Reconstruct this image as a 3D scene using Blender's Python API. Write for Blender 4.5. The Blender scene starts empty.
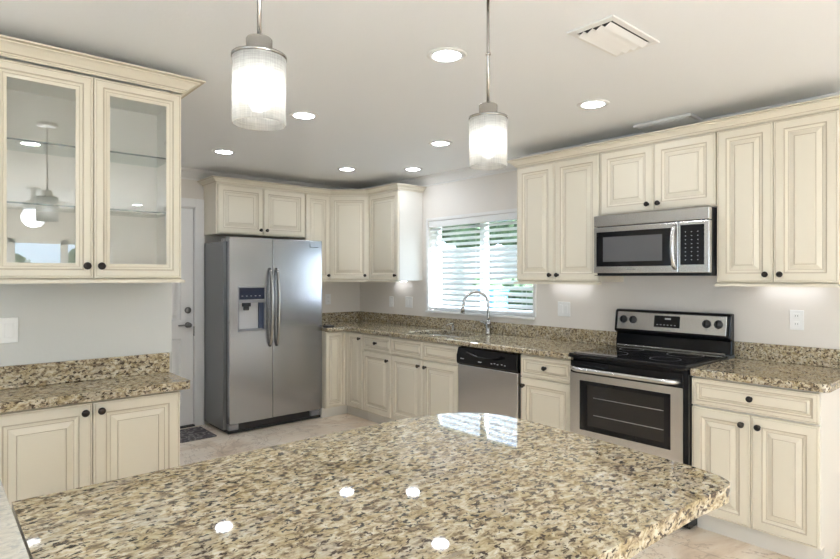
import bpy, bmesh, math, random
from mathutils import Vector, Matrix
random.seed(7)
PI = math.pi
S = bpy.context.scene
C = S.collection

# ------------------------------------------------------------------ camera
TH = 0.7184
cam = bpy.data.cameras.new('camera'); cam.lens = 564.63*36/840; cam.sensor_width = 36
cam.shift_y = -2.92/840; cam.clip_start = .02
co = bpy.data.objects.new('camera', cam); C.objects.link(co)
co.location = (5.4763, -3.8485, 1.4249); co.rotation_euler = (PI/2, 0, PI/2-TH)
S.camera = co

# ------------------------------------------------------------------ world, daylight, exposure
W = bpy.data.worlds.new('sky'); S.world = W; W.use_nodes = True
bgn = W.node_tree.nodes['Background']
bgn.inputs[0].default_value = (0.84, 0.93, 1.0, 1); bgn.inputs[1].default_value = 3.3
S.view_settings.view_transform = 'Standard'; S.view_settings.look = 'None'
S.view_settings.exposure = 0.34
S.view_settings.use_white_balance = True; S.view_settings.white_balance_temperature = 5620; S.view_settings.white_balance_tint = 8; S.view_settings.gamma = 1.0
S.view_settings.use_curve_mapping = False
S.cycles.max_bounces = 14; S.cycles.diffuse_bounces = 7; S.cycles.glossy_bounces = 5
S.cycles.transmission_bounces = 8; S.cycles.transparent_max_bounces = 16
S.cycles.caustics_reflective = False; S.cycles.caustics_refractive = False
S.cycles.sample_clamp_indirect = 20
S.cycles.use_denoising = True

def portal(name, loc, rot, sx, sy):
    # tells the renderer where the sky enters the house; gives off no light of its own
    l = bpy.data.lights.new(name, 'AREA'); l.shape = 'RECTANGLE'; l.size = sx; l.size_y = sy; l.cycles.is_portal = True
    o = bpy.data.objects.new(name, l); C.objects.link(o); o.location = loc; o.rotation_euler = rot
portal('portal_patio_doors', (9.72, -3.6, .98), (0, PI/2, 0), 1.96, 4.0)
portal('portal_living_windows', (6.2, -7.75, 1.2), (PI/2, 0, 0), 4.4, 1.9)
portal('portal_sink_window', (1.865, .2, 1.535), (-PI/2, 0, 0), 1.32, .9)
sun = bpy.data.lights.new('sun', 'SUN'); sun.energy = 48.0; sun.angle = .02; sun.color = (.98, .985, 1)
so_ = bpy.data.objects.new('sun', sun); C.objects.link(so_)
so_.rotation_euler = Vector((-1.0, -.30, -.70)).to_track_quat('-Z', 'Y').to_euler()

# ------------------------------------------------------------------ materials
def mat(name, col=(.8,.8,.8), rough=.5, metal=0, spec=.5, coat=0):
    m = bpy.data.materials.new(name); m.use_nodes = True
    b = m.node_tree.nodes['Principled BSDF']
    b.inputs['Base Color'].default_value = (*col, 1); b.inputs['Roughness'].default_value = rough
    b.inputs['Metallic'].default_value = metal; b.inputs['Specular IOR Level'].default_value = spec
    b.inputs['Coat Weight'].default_value = coat
    return m
def N(m, t, **kw):
    n = m.node_tree.nodes.new(t)
    for k, v in kw.items():
        if k in n.inputs.keys(): n.inputs[k].default_value = v
        else: setattr(n, k, v)
    return n
def L(m, a, b): m.node_tree.links.new(a, b)
def PB(m): return m.node_tree.nodes['Principled BSDF']
def coords(m, scale=(1,1,1), rot=(0,0,0), kind='Object'):
    t = N(m, 'ShaderNodeTexCoord'); mp = N(m, 'ShaderNodeMapping')
    mp.inputs['Scale'].default_value = scale; mp.inputs['Rotation'].default_value = rot
    L(m, t.outputs[kind], mp.inputs[0]); return mp.outputs[0]
def wcoords(m, scale=(1,1,1), rot=(0,0,0)):
    t = N(m, 'ShaderNodeNewGeometry'); mp = N(m, 'ShaderNodeMapping')
    mp.inputs['Scale'].default_value = scale; mp.inputs['Rotation'].default_value = rot
    L(m, t.outputs['Position'], mp.inputs[0]); return mp.outputs[0]
def noise(m, vec, scale, detail=3, rough=.5, dist=0):
    n = N(m, 'ShaderNodeTexNoise', Scale=scale, Detail=detail, Roughness=rough, Distortion=dist)
    L(m, vec, n.inputs['Vector']); return n.outputs[0]
def ramp(m, fac, stops, interp='LINEAR'):
    r = N(m, 'ShaderNodeValToRGB'); r.color_ramp.interpolation = interp
    e = r.color_ramp.elements
    while len(e) < len(stops): e.new(.5)
    for i, (p, c) in enumerate(stops):
        e[i].position = p; e[i].color = (*c, 1) if len(c) == 3 else c
    L(m, fac, r.inputs[0]); return r.outputs[0]
def mix(m, fac, a, b, mode='MIX'):
    n = N(m, 'ShaderNodeMix', data_type='RGBA', blend_type=mode)
    if isinstance(fac, (int, float)): n.inputs[0].default_value = fac
    else: L(m, fac, n.inputs[0])
    for s, v in ((6, a), (7, b)):
        if isinstance(v, tuple): n.inputs[s].default_value = (*v, 1)
        else: L(m, v, n.inputs[s])
    return n.outputs[2]
def bump(m, h, strength=.1, dist=.01):
    b = N(m, 'ShaderNodeBump', Strength=strength, Distance=dist)
    L(m, h, b.inputs['Height']); L(m, b.outputs[0], PB(m).inputs['Normal'])

def m_granite(name, pale=0.0):
    m = mat(name, rough=.035, spec=.5)
    v = wcoords(m, (1, .62, 1), (0, 0, .15))
    big = noise(m, v, 7, 3, .6)
    a = noise(m, v, 62, 5, .62, .6)
    base = ramp(m, a, [(.32,(.10,.08,.06)),(.41,(.27,.215,.145)),(.48,(.50,.43,.31)),(.56,(.67,.62,.49)),(.68,(.78,.76,.69))])
    gold = ramp(m, noise(m, v, 26, 4, .6), [(.48,(0,0,0)),(.60,(1,1,1))])
    c = mix(m, gold, base, mix(m, .42, base, (.47,.385,.20)), 'MIX')
    grey = ramp(m, noise(m, v, 17, 4, .6, .5), [(.52,(0,0,0)),(.66,(.8,.8,.8))])
    c = mix(m, grey, c, mix(m, .5, c, (.50,.49,.48)))
    d = noise(m, v, 84, 4, .62, .5)
    dark = ramp(m, d, [(.545,(0,0,0)),(.595,(1,1,1))])
    c = mix(m, dark, c, (.075,.058,.048))
    d2 = noise(m, wcoords(m, (1,.5,1), (.3,.2,.9)), 34, 5, .7, .8)
    dk2 = ramp(m, d2, [(.585,(0,0,0)),(.65,(.88,.88,.88))])
    c = mix(m, dk2, c, (.13,.095,.07))
    c = mix(m, 1.0, c, (.86,.825,.745), 'MULTIPLY')
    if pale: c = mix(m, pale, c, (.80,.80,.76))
    L(m, c, PB(m).inputs['Base Color'])
    return m
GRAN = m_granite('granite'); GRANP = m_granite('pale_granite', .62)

PAINT = mat('cream_cabinet_paint', (.75,.695,.57), .38)
GLAZE = mat('antique_glaze', (.54,.47,.36), .5)
CABIN = mat('brightened_interior', (.84,.82,.77), .6)  # paler than the cabinet paint; the colour stands in for light inside
SIDE = mat('cabinet_side_paint', (.78,.755,.70), .45)
BRONZE = mat('oil_rubbed_bronze', (.035,.028,.024), .38, .6)
WHITE = mat('white_trim_paint', (.82,.81,.79), .4)
PLAST = mat('white_plastic', (.85,.85,.84), .35)
BLACK = mat('black_gloss', (.009,.009,.010), .10, spec=.32)
BLACKM = mat('black_matte', (.02,.02,.021), .45)
DGLASS = mat('dark_glass', (.02,.02,.022), .05, spec=.6)
SCREEN = mat('display_dark', (.010,.014,.035), .12)
DIM = mat('pale_print', (.5,.5,.5), .5)
CHROME = mat('chrome', (.78,.78,.78), .14, 1)
NICKEL = mat('brushed_nickel', (.43,.415,.39), .25, 1)
GREYP = mat('grey_plastic', (.30,.30,.31), .45)
def m_steel(name, col, r0=.24, vert=True, bmp=.02):
    m = mat(name, col, r0, 1)
    n = noise(m, coords(m, (2, 2, 500)), 1, 2, .5)
    rr = N(m, 'ShaderNodeMapRange'); rr.inputs[3].default_value = r0-.01; rr.inputs[4].default_value = r0+.02
    L(m, n, rr.inputs[0]); L(m, rr.outputs[0], PB(m).inputs['Roughness'])
    PB(m).inputs['Anisotropic'].default_value = .6
    return m
STEEL = m_steel('stainless_steel', (.66,.655,.645))
STEELF = m_steel('fridge_stainless_steel', (.405,.41,.425), .23)
FSIDE = mat('fridge_side_grey', (.23,.235,.24), .35, .7)

def m_wall(name, col, b=.12):
    m = mat(name, col, .75, spec=.25); v = wcoords(m)
    bump(m, noise(m, v, 55, 4, .6), b, .004); return m
WALL = m_wall('greige_wall_paint', (.765,.725,.67))
WALLH = m_wall('shaded_wall_paint', (.635,.64,.615))  # wall paint with the shade on the hutch wall put into its colour
CEIL = m_wall('ceiling_paint', (.865,.875,.885), .22)

def m_floor():
    m = mat('travertine_tile', rough=.32)
    v = wcoords(m, (1,1,1), (0,0,PI/4*0))
    br = N(m, 'ShaderNodeTexBrick', Scale=1.0); br.offset = .5
    br.inputs['Brick Width'].default_value = .61; br.inputs['Row Height'].default_value = .41
    br.inputs['Mortar Size'].default_value = .006; br.inputs['Mortar Smooth'].default_value = .3
    br.inputs['Color1'].default_value = (.80,.69,.56,1); br.inputs['Color2'].default_value = (.70,.57,.44,1)
    br.inputs['Mortar'].default_value = (.50,.42,.33,1); L(m, v, br.inputs['Vector'])
    n1 = noise(m, wcoords(m, (1,.55,1), (0,0,.5)), 2.6, 6, .6, .7)
    vein = ramp(m, n1, [(.34,(.46,.32,.20)),(.44,(.74,.60,.44)),(.54,(.92,.84,.71)),(.68,(.80,.67,.51))])
    c = mix(m, .6, br.outputs[0], vein)
    n2 = noise(m, v, 1.6, 7, .65, 2.0)
    ln = ramp(m, n2, [(.485,(0,0,0)),(.50,(.8,.8,.8)),(.515,(0,0,0))])
    c = mix(m, ln, c, (.42,.31,.22))
    L(m, c, PB(m).inputs['Base Color']); return m
FLOOR = m_floor()

def m_emit(name, col, s):
    m = bpy.data.materials.new(name); m.use_nodes = True; nt = m.node_tree; nt.nodes.clear()
    e = nt.nodes.new('ShaderNodeEmission'); e.inputs[0].default_value = (*col,1); e.inputs[1].default_value = s
    o = nt.nodes.new('ShaderNodeOutputMaterial'); nt.links.new(e.outputs[0], o.inputs[0]); return m
LED = m_emit('downlight_glow', (1,.965,.92), 60)
BULB = m_emit('bulb_glow', (1,.95,.88), 15)

def m_glass(name, tint, ior=1.45, refl=1.0, rough=0.0):
    m = bpy.data.materials.new(name); m.use_nodes = True; nt = m.node_tree; nt.nodes.clear()
    t = nt.nodes.new('ShaderNodeBsdfTransparent'); t.inputs[0].default_value = (*tint,1)
    g = nt.nodes.new('ShaderNodeBsdfGlossy'); g.inputs['Roughness'].default_value = rough
    f = nt.nodes.new('ShaderNodeFresnel'); f.inputs[0].default_value = ior
    ge = nt.nodes.new('ShaderNodeNewGeometry'); ir = nt.nodes.new('ShaderNodeMapRange')   # same reflectance on both faces of a thin sheet
    ir.inputs[3].default_value = ior; ir.inputs[4].default_value = 1/ior
    nt.links.new(ge.outputs['Backfacing'], ir.inputs[0]); nt.links.new(ir.outputs[0], f.inputs[0])
    x = nt.nodes.new('ShaderNodeMixShader'); o = nt.nodes.new('ShaderNodeOutputMaterial')
    nt.links.new(f.outputs[0], x.inputs[0]); nt.links.new(t.outputs[0], x.inputs[1]); nt.links.new(g.outputs[0], x.inputs[2])
    nt.links.new(x.outputs[0], o.inputs[0]); return m
PANE = m_glass('clear_glass', (.98,.985,.98), 2.1)
SHELFG = m_glass('shelf_glass', (.90,.955,.94), 1.5)
EDGEG = mat('shelf_glass_edge', (.03,.075,.075), .15)
WPANE = m_glass('window_glass', (.97,.98,.98), 1.4)

def m_shade():
    m = bpy.data.materials.new('linen_textured_glass'); m.use_nodes = True; nt = m.node_tree; nt.nodes.clear()
    nn = lambda t: nt.nodes.new(t)
    tl = nn('ShaderNodeBsdfTranslucent'); tl.inputs[0].default_value = (.62,.60,.55,1)
    df = nn('ShaderNodeBsdfDiffuse'); df.inputs[0].default_value = (.66,.65,.62,1)
    tr = nn('ShaderNodeBsdfTransparent'); tr.inputs[0].default_value = (.97,.96,.93,1)
    gl = nn('ShaderNodeBsdfGlossy'); gl.inputs['Roughness'].default_value = .12
    tc = nn('ShaderNodeTexCoord'); mp1 = nn('ShaderNodeMapping'); mp1.inputs['Scale'].default_value = (420,420,14)
    mp2 = nn('ShaderNodeMapping'); mp2.inputs['Scale'].default_value = (25,25,420)
    n1 = nn('ShaderNodeTexNoise'); n2 = nn('ShaderNodeTexNoise'); n1.inputs['Scale'].default_value = 1; n2.inputs['Scale'].default_value = 1
    nt.links.new(tc.outputs['Object'], mp1.inputs[0]); nt.links.new(tc.outputs['Object'], mp2.inputs[0])
    nt.links.new(mp1.outputs[0], n1.inputs['Vector']); nt.links.new(mp2.outputs[0], n2.inputs['Vector'])
    ad = nn('ShaderNodeMath'); ad.operation = 'ADD'; nt.links.new(n1.outputs[0], ad.inputs[0]); nt.links.new(n2.outputs[0], ad.inputs[1])
    mr = nn('ShaderNodeMapRange'); mr.inputs[1].default_value = .7; mr.inputs[2].default_value = 1.3; mr.inputs[3].default_value = .10; mr.inputs[4].default_value = .42
    nt.links.new(ad.outputs[0], mr.inputs[0])
    x0 = nn('ShaderNodeMixShader'); x0.inputs[0].default_value = .35
    nt.links.new(tl.outputs[0], x0.inputs[1]); nt.links.new(df.outputs[0], x0.inputs[2])
    x1 = nn('ShaderNodeMixShader'); nt.links.new(mr.outputs[0], x1.inputs[0]); nt.links.new(x0.outputs[0], x1.inputs[1]); nt.links.new(tr.outputs[0], x1.inputs[2])
    x2 = nn('ShaderNodeMixShader'); x2.inputs[0].default_value = .05; nt.links.new(x1.outputs[0], x2.inputs[1]); nt.links.new(gl.outputs[0], x2.inputs[2])
    o = nn('ShaderNodeOutputMaterial'); nt.links.new(x2.outputs[0], o.inputs[0]); return m
SHADE = m_shade()

# ------------------------------------------------------------------ mesh helpers
def box(bm, x0, x1, y0, y1, z0, z1, mi=0):
    vs = [bm.verts.new((x, y, z)) for z in (z0, z1) for y in (y0, y1) for x in (x0, x1)]
    for f in ((0,2,3,1),(4,5,7,6),(0,1,5,4),(2,6,7,3),(0,4,6,2),(1,3,7,5)):
        bm.faces.new([vs[i] for i in f]).material_index = mi
def B(*boxes):
    bm = bmesh.new()
    for b in boxes: box(bm, *b)
    return bm
def prism(bm, pts, z0, z1, mi=0):
    lo = [bm.verts.new((x, y, z0)) for x, y in pts]; hi = [bm.verts.new((x, y, z1)) for x, y in pts]
    n = len(pts)
    bm.faces.new(lo[::-1]).material_index = mi; bm.faces.new(hi).material_index = mi
    for i in range(n): bm.faces.new((lo[i], lo[(i+1) % n], hi[(i+1) % n], hi[i])).material_index = mi
def lathe(bm, prof, M=None, n=24, mi=0, close=False):
    rings = []
    for r, z in prof:
        if r < 1e-6: rings.append([bm.verts.new((0,0,z))])
        else: rings.append([bm.verts.new((r*math.cos(2*PI*i/n), r*math.sin(2*PI*i/n), z)) for i in range(n)])
    if close: rings.append(rings[0])
    for a, b in zip(rings, rings[1:]):
        for i in range(n):
            j = (i+1) % n
            q = [a[i % len(a)], a[j % len(a)], b[j % len(b)], b[i % len(b)]]
            u = []
            for v in q:
                if v not in u: u.append(v)
            if len(u) > 2: f = bm.faces.new(u); f.material_index = mi; f.smooth = True
    if M is not None:
        vs = {v for r in rings for v in r}
        for v in vs: v.co = M @ v.co
def tube(bm, pts, r, n=12, mi=0, cap=True, flat=1.0):
    pts = [Vector(p) for p in pts]; rings = []
    up = Vector((0,0,1)); 
    for i, p in enumerate(pts):
        t = (pts[min(i+1, len(pts)-1)]-pts[max(i-1, 0)]).normalized()
        if i == 0:
            a = up if abs(t.z) < .9 else Vector((1,0,0)); u = t.cross(a).normalized()
        else: u = (u - t*u.dot(t)).normalized()
        w = t.cross(u)
        rr = r[i] if isinstance(r, (list, tuple)) else r
        rings.append([bm.verts.new(p + (u*math.cos(2*PI*k/n) + w*flat*math.sin(2*PI*k/n))*rr) for k in range(n)])
    for a, b in zip(rings, rings[1:]):
        for k in range(n):
            f = bm.faces.new((a[k], a[(k+1) % n], b[(k+1) % n], b[k])); f.smooth = True; f.material_index = mi
    if cap:
        bm.faces.new(rings[0][::-1]).material_index = mi; bm.faces.new(rings[-1]).material_index = mi
def sweep(bm, path, prof, mi=0, mats=None):
    """profile (out, z) swept along a 2-D path; out is to the right of the direction of travel"""
    P = [Vector(p) for p in path]; rings = []
    for i, p in enumerate(P):
        ns = []
        if i > 0: d = (P[i]-P[i-1]).normalized(); ns.append(Vector((d.y, -d.x)))
        if i < len(P)-1: d = (P[i+1]-P[i]).normalized(); ns.append(Vector((d.y, -d.x)))
        n = ns[0] if len(ns) == 1 else (ns[0]+ns[1])/(1+ns[0].dot(ns[1]))
        rings.append([bm.verts.new((p.x+n.x*o, p.y+n.y*o, z)) for o, z in prof])
    k = len(prof)
    for a, b in zip(rings, rings[1:]):
        for j in range(k):
            f = bm.faces.new((a[j], a[(j+1) % k], b[(j+1) % k], b[j])); f.material_index = mats[j] if mats else mi
    bm.faces.new(rings[0][::-1]); bm.faces.new(rings[-1])
def obj(name, bm, mats, parent=None, bevel=0, seg=2, loc=None, fix=True):
    if fix: bmesh.ops.recalc_face_normals(bm, faces=bm.faces)
    me = bpy.data.meshes.new(name); bm.to_mesh(me); bm.free()
    for m in (mats if isinstance(mats, (list, tuple)) else [mats]): me.materials.append(m)
    o = bpy.data.objects.new(name, me); C.objects.link(o)
    if parent: o.parent = parent
    if loc: o.location = loc
    if bevel:
        b = o.modifiers.new('bevel', 'BEVEL'); b.width = bevel; b.segments = seg; b.limit_method = 'ANGLE'; b.angle_limit = math.radians(35)
    return o
def tag(o, label=None, cat=None, group=None, kind=None):
    if label: o['label'] = label
    if cat: o['category'] = cat
    if group: o['group'] = group
    if kind: o['kind'] = kind
    return o
def thing(name, label, cat, loc=(0,0,0), rz=0, group=None):
    o = bpy.data.objects.new(name, None); C.objects.link(o); o.location = loc; o.rotation_euler = (0,0,rz)
    o.empty_display_size = .05
    return tag(o, label, cat, group)
def struct(name, bm, m, parent=None, bevel=0):
    o = obj(name, bm, m, parent, bevel)
    if not parent: o['kind'] = 'structure'
    return o
def copy_tree(o, parent=None):
    c = o.copy(); C.objects.link(c); c.parent = parent
    for ch in list(o.children): copy_tree(ch, c)
    return c

# ------------------------------------------------------------------ room shell
H = 2.44; X1, Y0 = 9.5, -7.5
struct('floor', B((-.15, X1+.15, Y0-.15, .15, -.1, 0)), FLOOR)
struct('ceiling', B((-.15, X1+.15, Y0-.15, .15, H, H+.12)), CEIL)
wx0, wx1, wz0, wz1 = 1.205, 2.525, 1.085, 1.985
struct('wall_back', B((-.15, wx0, 0, .15, 0, H), (wx1, X1+.15, 0, .15, 0, H), (wx0, wx1, 0, .15, 0, wz0), (wx0, wx1, 0, .15, wz1, H)), WALL)
struct('wall_left', B((-.15, 0, Y0-.15, -2.83, 0, H), (-.15, 0, -1.91, 0, 0, H), (-.15, 0, -2.83, -1.91, 2.09, H)), WALL)
struct('wall_hutch', B((2.16, 2.295, Y0, -2.85, 0, H)), WALLH)
# right and front walls of the living room behind the camera, with glazed openings
struct('wall_right', B((X1, X1+.15, Y0-.15, -5.53, 0, H), (X1, X1+.15, -1.66, .15, 0, H), (X1, X1+.15, -5.53, -1.66, 1.97, H)), WALL)
struct('wall_front', B((-.15, 4.0, Y0-.15, Y0, 0, H), (8.4, X1, Y0-.15, Y0, 0, H), (4.0, 8.4, Y0-.15, Y0, 0, .3), (4.0, 8.4, Y0-.15, Y0, 2.15, H)), WALL)

def window_frame(name, axis, pos, a0, a1, z0, z1, n, fr=.05, depth=.06):
    bm = bmesh.new()
    def bb(u0, u1, w0, w1):
        if axis == 'x': box(bm, pos, pos+depth, u0, u1, w0, w1)
        else: box(bm, u0, u1, pos, pos+depth, w0, w1)
    bb(a0, a1, z0, z0+fr); bb(a0, a1, z1-fr, z1); bb(a0, a0+fr, z0, z1); bb(a1-fr, a1, z0, z1)
    for i in range(1, n):
        u = a0+(a1-a0)*i/n; bb(u-fr*.7, u+fr*.7, z0, z1)
    f = struct(name, bm, WHITE)
    bm = bmesh.new(); h = .004
    if axis == 'x': box(bm, pos+depth/2-h, pos+depth/2+h, a0+fr, a1-fr, z0+fr, z1-fr)
    else: box(bm, a0+fr, a1-fr, pos+depth/2-h, pos+depth/2+h, z0+fr, z1-fr)
    obj('pane', bm, WPANE, f)
    return f
w1 = window_frame('window_1', 'y', .085, wx0, wx1, wz0, wz1, 2, .04)
obj('window_sill', B((wx0-.015, wx1+.015, -.03, .08, wz0-.022, wz0)), WHITE, w1, .004)
window_frame('window_2', 'x', X1+.04, -5.53, -1.66, .0, 1.97, 6, .065)
window_frame('window_3', 'y', Y0-.1, 4.0, 8.4, .3, 2.15, 4, .06)

# thin casing round the sink window, ceiling crown, baseboards
struct('trim_1', B((wx0-.03, wx0, -.008, 0, wz0, wz1+.03), (wx0, wx1+.03, -.008, 0, wz1, wz1+.03), (wx1, wx1+.03, -.008, 0, wz0, wz1)), WHITE)
CR = [(0, H-.095), (.012, H-.095), (.012, H-.082), (.022, H-.074), (.050, H-.035), (.062, H-.022), (.062, H-.012), (.075, H-.012), (.075, H), (0, H)]
bm = bmesh.new(); sweep(bm, [(2.16, -7.49), (2.16, -2.85), (2.295, -2.85), (2.295, -7.49)][::1] if False else [(0, -7.49), (0, 0), (4.75, 0)], CR)
struct('trim_2', bm, WHITE)
struct('baseboard_left', B((0, .014, -7.45, -2.92, 0, .09)), WHITE, bevel=.004)

# exterior-style panel door in the left wall
d1 = thing('door_1', None, None, (0, -2.37, 0)); d1['kind'] = 'structure'
def raised(bm, x0, x1, z0, z1, y, rings, mi=0):
    """rectangular rings (inset, depth behind y, material) joined, last filled; front faces -y"""
    prev = None
    for ins, dep, m_ in rings:
        cur = [bm.verts.new((x0+ins, y+dep, z0+ins)), bm.verts.new((x1-ins, y+dep, z0+ins)), bm.verts.new((x1-ins, y+dep, z1-ins)), bm.verts.new((x0+ins, y+dep, z1-ins))]
        if prev:
            for i in range(4): bm.faces.new((prev[i], prev[(i+1) % 4], cur[(i+1) % 4], cur[i])).material_index = m_
        prev = cur
    bm.faces.new(prev).material_index = rings[-1][2]
# door leaf is built in local x (world y)
bm = bmesh.new()
hw = .445
cols = [(-hw+.11, -.055), (.055, hw-.11)]; rows = [(.23, .84), (1.01, 1.62), (1.72, 1.95)]
xs = [-hw, -hw+.11, -.055, .055, hw-.11, hw]; zs = [.012, .23, .84, 1.01, 1.62, 1.72, 1.95, 2.075]
for i in range(5):
    for j in range(7):
        if i in (1, 3) and j in (1, 3, 5):
            raised(bm, xs[i], xs[i+1], zs[j], zs[j+1], 0, [(0,0,0),(.012,.010,0),(.03,.010,0),(.055,.002,0)])
        else:
            bm.faces.new([bm.verts.new(p) for p in ((xs[i],0,zs[j]),(xs[i+1],0,zs[j]),(xs[i+1],0,zs[j+1]),(xs[i],0,zs[j+1]))])
bmesh.ops.remove_doubles(bm, verts=bm.verts, dist=1e-5)
box(bm, -hw, hw, .012, .04, .012, 2.075)
leaf = obj('door_leaf', bm, WHITE, d1); leaf.rotation_euler = (0,0,PI/2); leaf.location = (-.03, 0, 0)
bm = bmesh.new()
for (a, b_) in ((-.535, -.455), (.455, .535)): box(bm, .0, .018, a, b_, 0, 2.165)
box(bm, .0, .018, -.455, .455, 2.085, 2.165); box(bm, -.12, -.0, -.458, .458, 2.0765, 2.0885)
for (a, b_) in ((-.458, -.448), (.448, .458)): box(bm, -.1, .012, a, b_, 0, 2.088)
obj('door_casing', bm, WHITE, d1, .003)
def knob_round(parent, name, loc, m, r=.028):
    bm = bmesh.new(); M = Matrix.Rotation(PI/2, 4, 'Y')
    lathe(bm, [(0,0),(r*1.15,0),(r*1.15,.006),(r*.45,.010),(r*.4,.03),(r*.9,.036),(r,.048),(r*.8,.060),(0,.064)], M)
    return obj(name, bm, m, parent, loc=loc)
DKN = mat('dark_nickel', (.24,.23,.22), .3, 1)
dk = knob_round(d1, 'door_lever', (-.028, .395, .965), DKN, .024)
bm = bmesh.new(); tube(bm, [(.045,0,0),(.048,-.04,.002),(.046,-.10,0)], [.010,.008,.006], 8); obj('lever_arm', bm, DKN, dk)
bm = bmesh.new(); lathe(bm, [(0,0),(.03,0),(.03,.012),(.02,.016),(0,.016)], Matrix.Rotation(PI/2, 4, 'Y'))
obj('deadbolt', bm, DKN, d1, loc=(-.028, .395, 1.105))
obj('threshold', B((-.10, .016, -.448, .448, 0, .012)), BLACKM, d1)
obj('strike_plate', B((-.006, .004, .440, .447, .86, .95)), NICKEL, d1)

# ------------------------------------------------------------------ outdoors beyond the sink window and patio doors
def m_leaf(name, a, b):
    m = mat(name, rough=.9); v = wcoords(m)
    L(m, ramp(m, noise(m, v, 6, 5, .7), [(.36, a), (.60, b)]), PB(m).inputs['Base Color']); return m
LEAF = m_leaf('hedge_leaves', (.02,.045,.015), (.10,.15,.06))
PAVE = mat('pale_patio', (.30,.295,.285), .9)
struct('ground', B((X1+.3, 24, -16, .3, -.12, -.06), (-14, X1+.3, -16, Y0-.3, -.12, -.06)), PAVE)
struct('added_lawn', B((-14, 24, .3, 16, -.12, -.06)), m_leaf('added_lawn_grass', (.05,.07,.03), (.10,.13,.06)))  # unseen dark ground, added so less light bounces onto the blind slats
def bush(name, label, x, y, w, d, h, m, n=90, group='shrubs outside', z0=-.06, s=.35):
    bm = bmesh.new()
    for i in range(n):
        p = Vector((random.uniform(-w/2, w/2), random.uniform(-d/2, d/2), random.uniform(.0, h)))
        M = Matrix.Translation(p) @ Matrix.Rotation(random.uniform(0, 6), 4, 'Z') @ Matrix.Diagonal((random.uniform(.5,1.2), random.uniform(.5,1.2), random.uniform(.4,1), 1))
        k = bmesh.ops.create_icosphere(bm, subdivisions=2, radius=s*random.uniform(.6,1.1), matrix=M)
        for v in k['verts']: v.co += Vector((random.gauss(0,.045) for _ in range(3)))
    o = obj(name, bm, m, loc=(x, y, z0)); tag(o, label, 'shrub', group); return o
tag(obj('garden_wall', B((-12, 1.2, 7.0, 7.2, -.06, 2.15)), mat('pale_stucco', (.27,.255,.23), .9)), 'pale garden wall seen through the blinds of the sink window', 'wall')
tr_ = thing('leafy_tree', 'broad green tree behind the garden wall, seen in the upper blinds', 'tree', (-3.8, 8.6, -.06))
bm = bmesh.new(); tube(bm, [(0,0,0),(.05,0,1.2),(-.05,.05,2.6)], [.16,.12,.09], 10); obj('trunk', bm, mat('bark', (.12,.09,.06), .9), tr_)
cr_ = bush('crown', None, 0, 0, 8.0, 1.2, 1.7, LEAF, 120, None, 2.3, .42); cr_.parent = tr_

bush('low_shrub', 'low dark green shrubs at the foot of the garden wall', -1.9, 6.0, 3.6, .6, 1.35, LEAF, 90, 'planting beyond the windows', -.06, .26)
t = thing('storage_bin', 'bright blue bin outside, glimpsed low through the blinds beside the faucet', 'bin', (-2.33, 5.0, -.06))
obj('bin_body', B((-.19,.19,-.22,.22,0,1.18)), mat('blue_plastic', (.06,.22,.45), .5), t); obj('lid', B((-.21,.21,-.24,.24,1.181,1.26)), mat('blue_lid', (.07,.27,.52), .5), t)

bush('leafy_shrub', 'leafy garden shrub beyond the patio doors, mirrored in the glass cabinet', 15.5, -3.2, 1.6, 7.0, 1.9, LEAF, 130, 'planting beyond the windows')

# ------------------------------------------------------------------ cabinetry
def rings_for(w, h):
    s = max(.42, min(1.0, min(w, h)/.30))
    a = lambda v: v*s
    return [(0,.004,0),(.003,0,0),(.0075,0,0),(.0095,.0025,1),(.012,.0,0),(a(.050),0,0),(a(.050)+.003,.004,1),(a(.050)+.006,.004,1),
            (a(.060)+.003,.0075,0),(a(.066)+.003,.0085,0),(a(.066)+.006,.011,1),(a(.074)+.003,.010,0),(a(.098),.0025,0),(a(.098)+.0035,.0045,1),(a(.098)+.006,.0015,0)]
def add_knob(parent, x, z, y, r=.0165):
    bm = bmesh.new(); M = Matrix.Rotation(PI/2, 4, 'X')
    lathe(bm, [(0,-.001),(r*.62,-.001),(r*.62,.002),(r*.35,.005),(r*.35,.014),(r*.85,.018),(r,.023),(r*.9,.028),(r*.5,.0315),(0,.032)], M, 18)
    return obj('knob', bm, BRONZE, parent, loc=(x, y, z))
def front(parent, name, x0, x1, z0, z1, y, knob=None, t=.020, label=None, gap=.0015):
    x0 += gap; x1 -= gap
    bm = bmesh.new()
    raised(bm, x0, x1, z0, z1, y, [(0, t, 0)]+rings_for(x1-x0, z1-z0))
    bm.faces.new([bm.verts.new(p) for p in ((x0,y+t,z0),(x0,y+t,z1),(x1,y+t,z1),(x1,y+t,z0))])
    bmesh.ops.remove_doubles(bm, verts=bm.verts, dist=1e-6)
    o = obj(name, bm, [PAINT, GLAZE], parent)
    if knob: add_knob(o, knob[0], knob[1], y)
    return o
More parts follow.
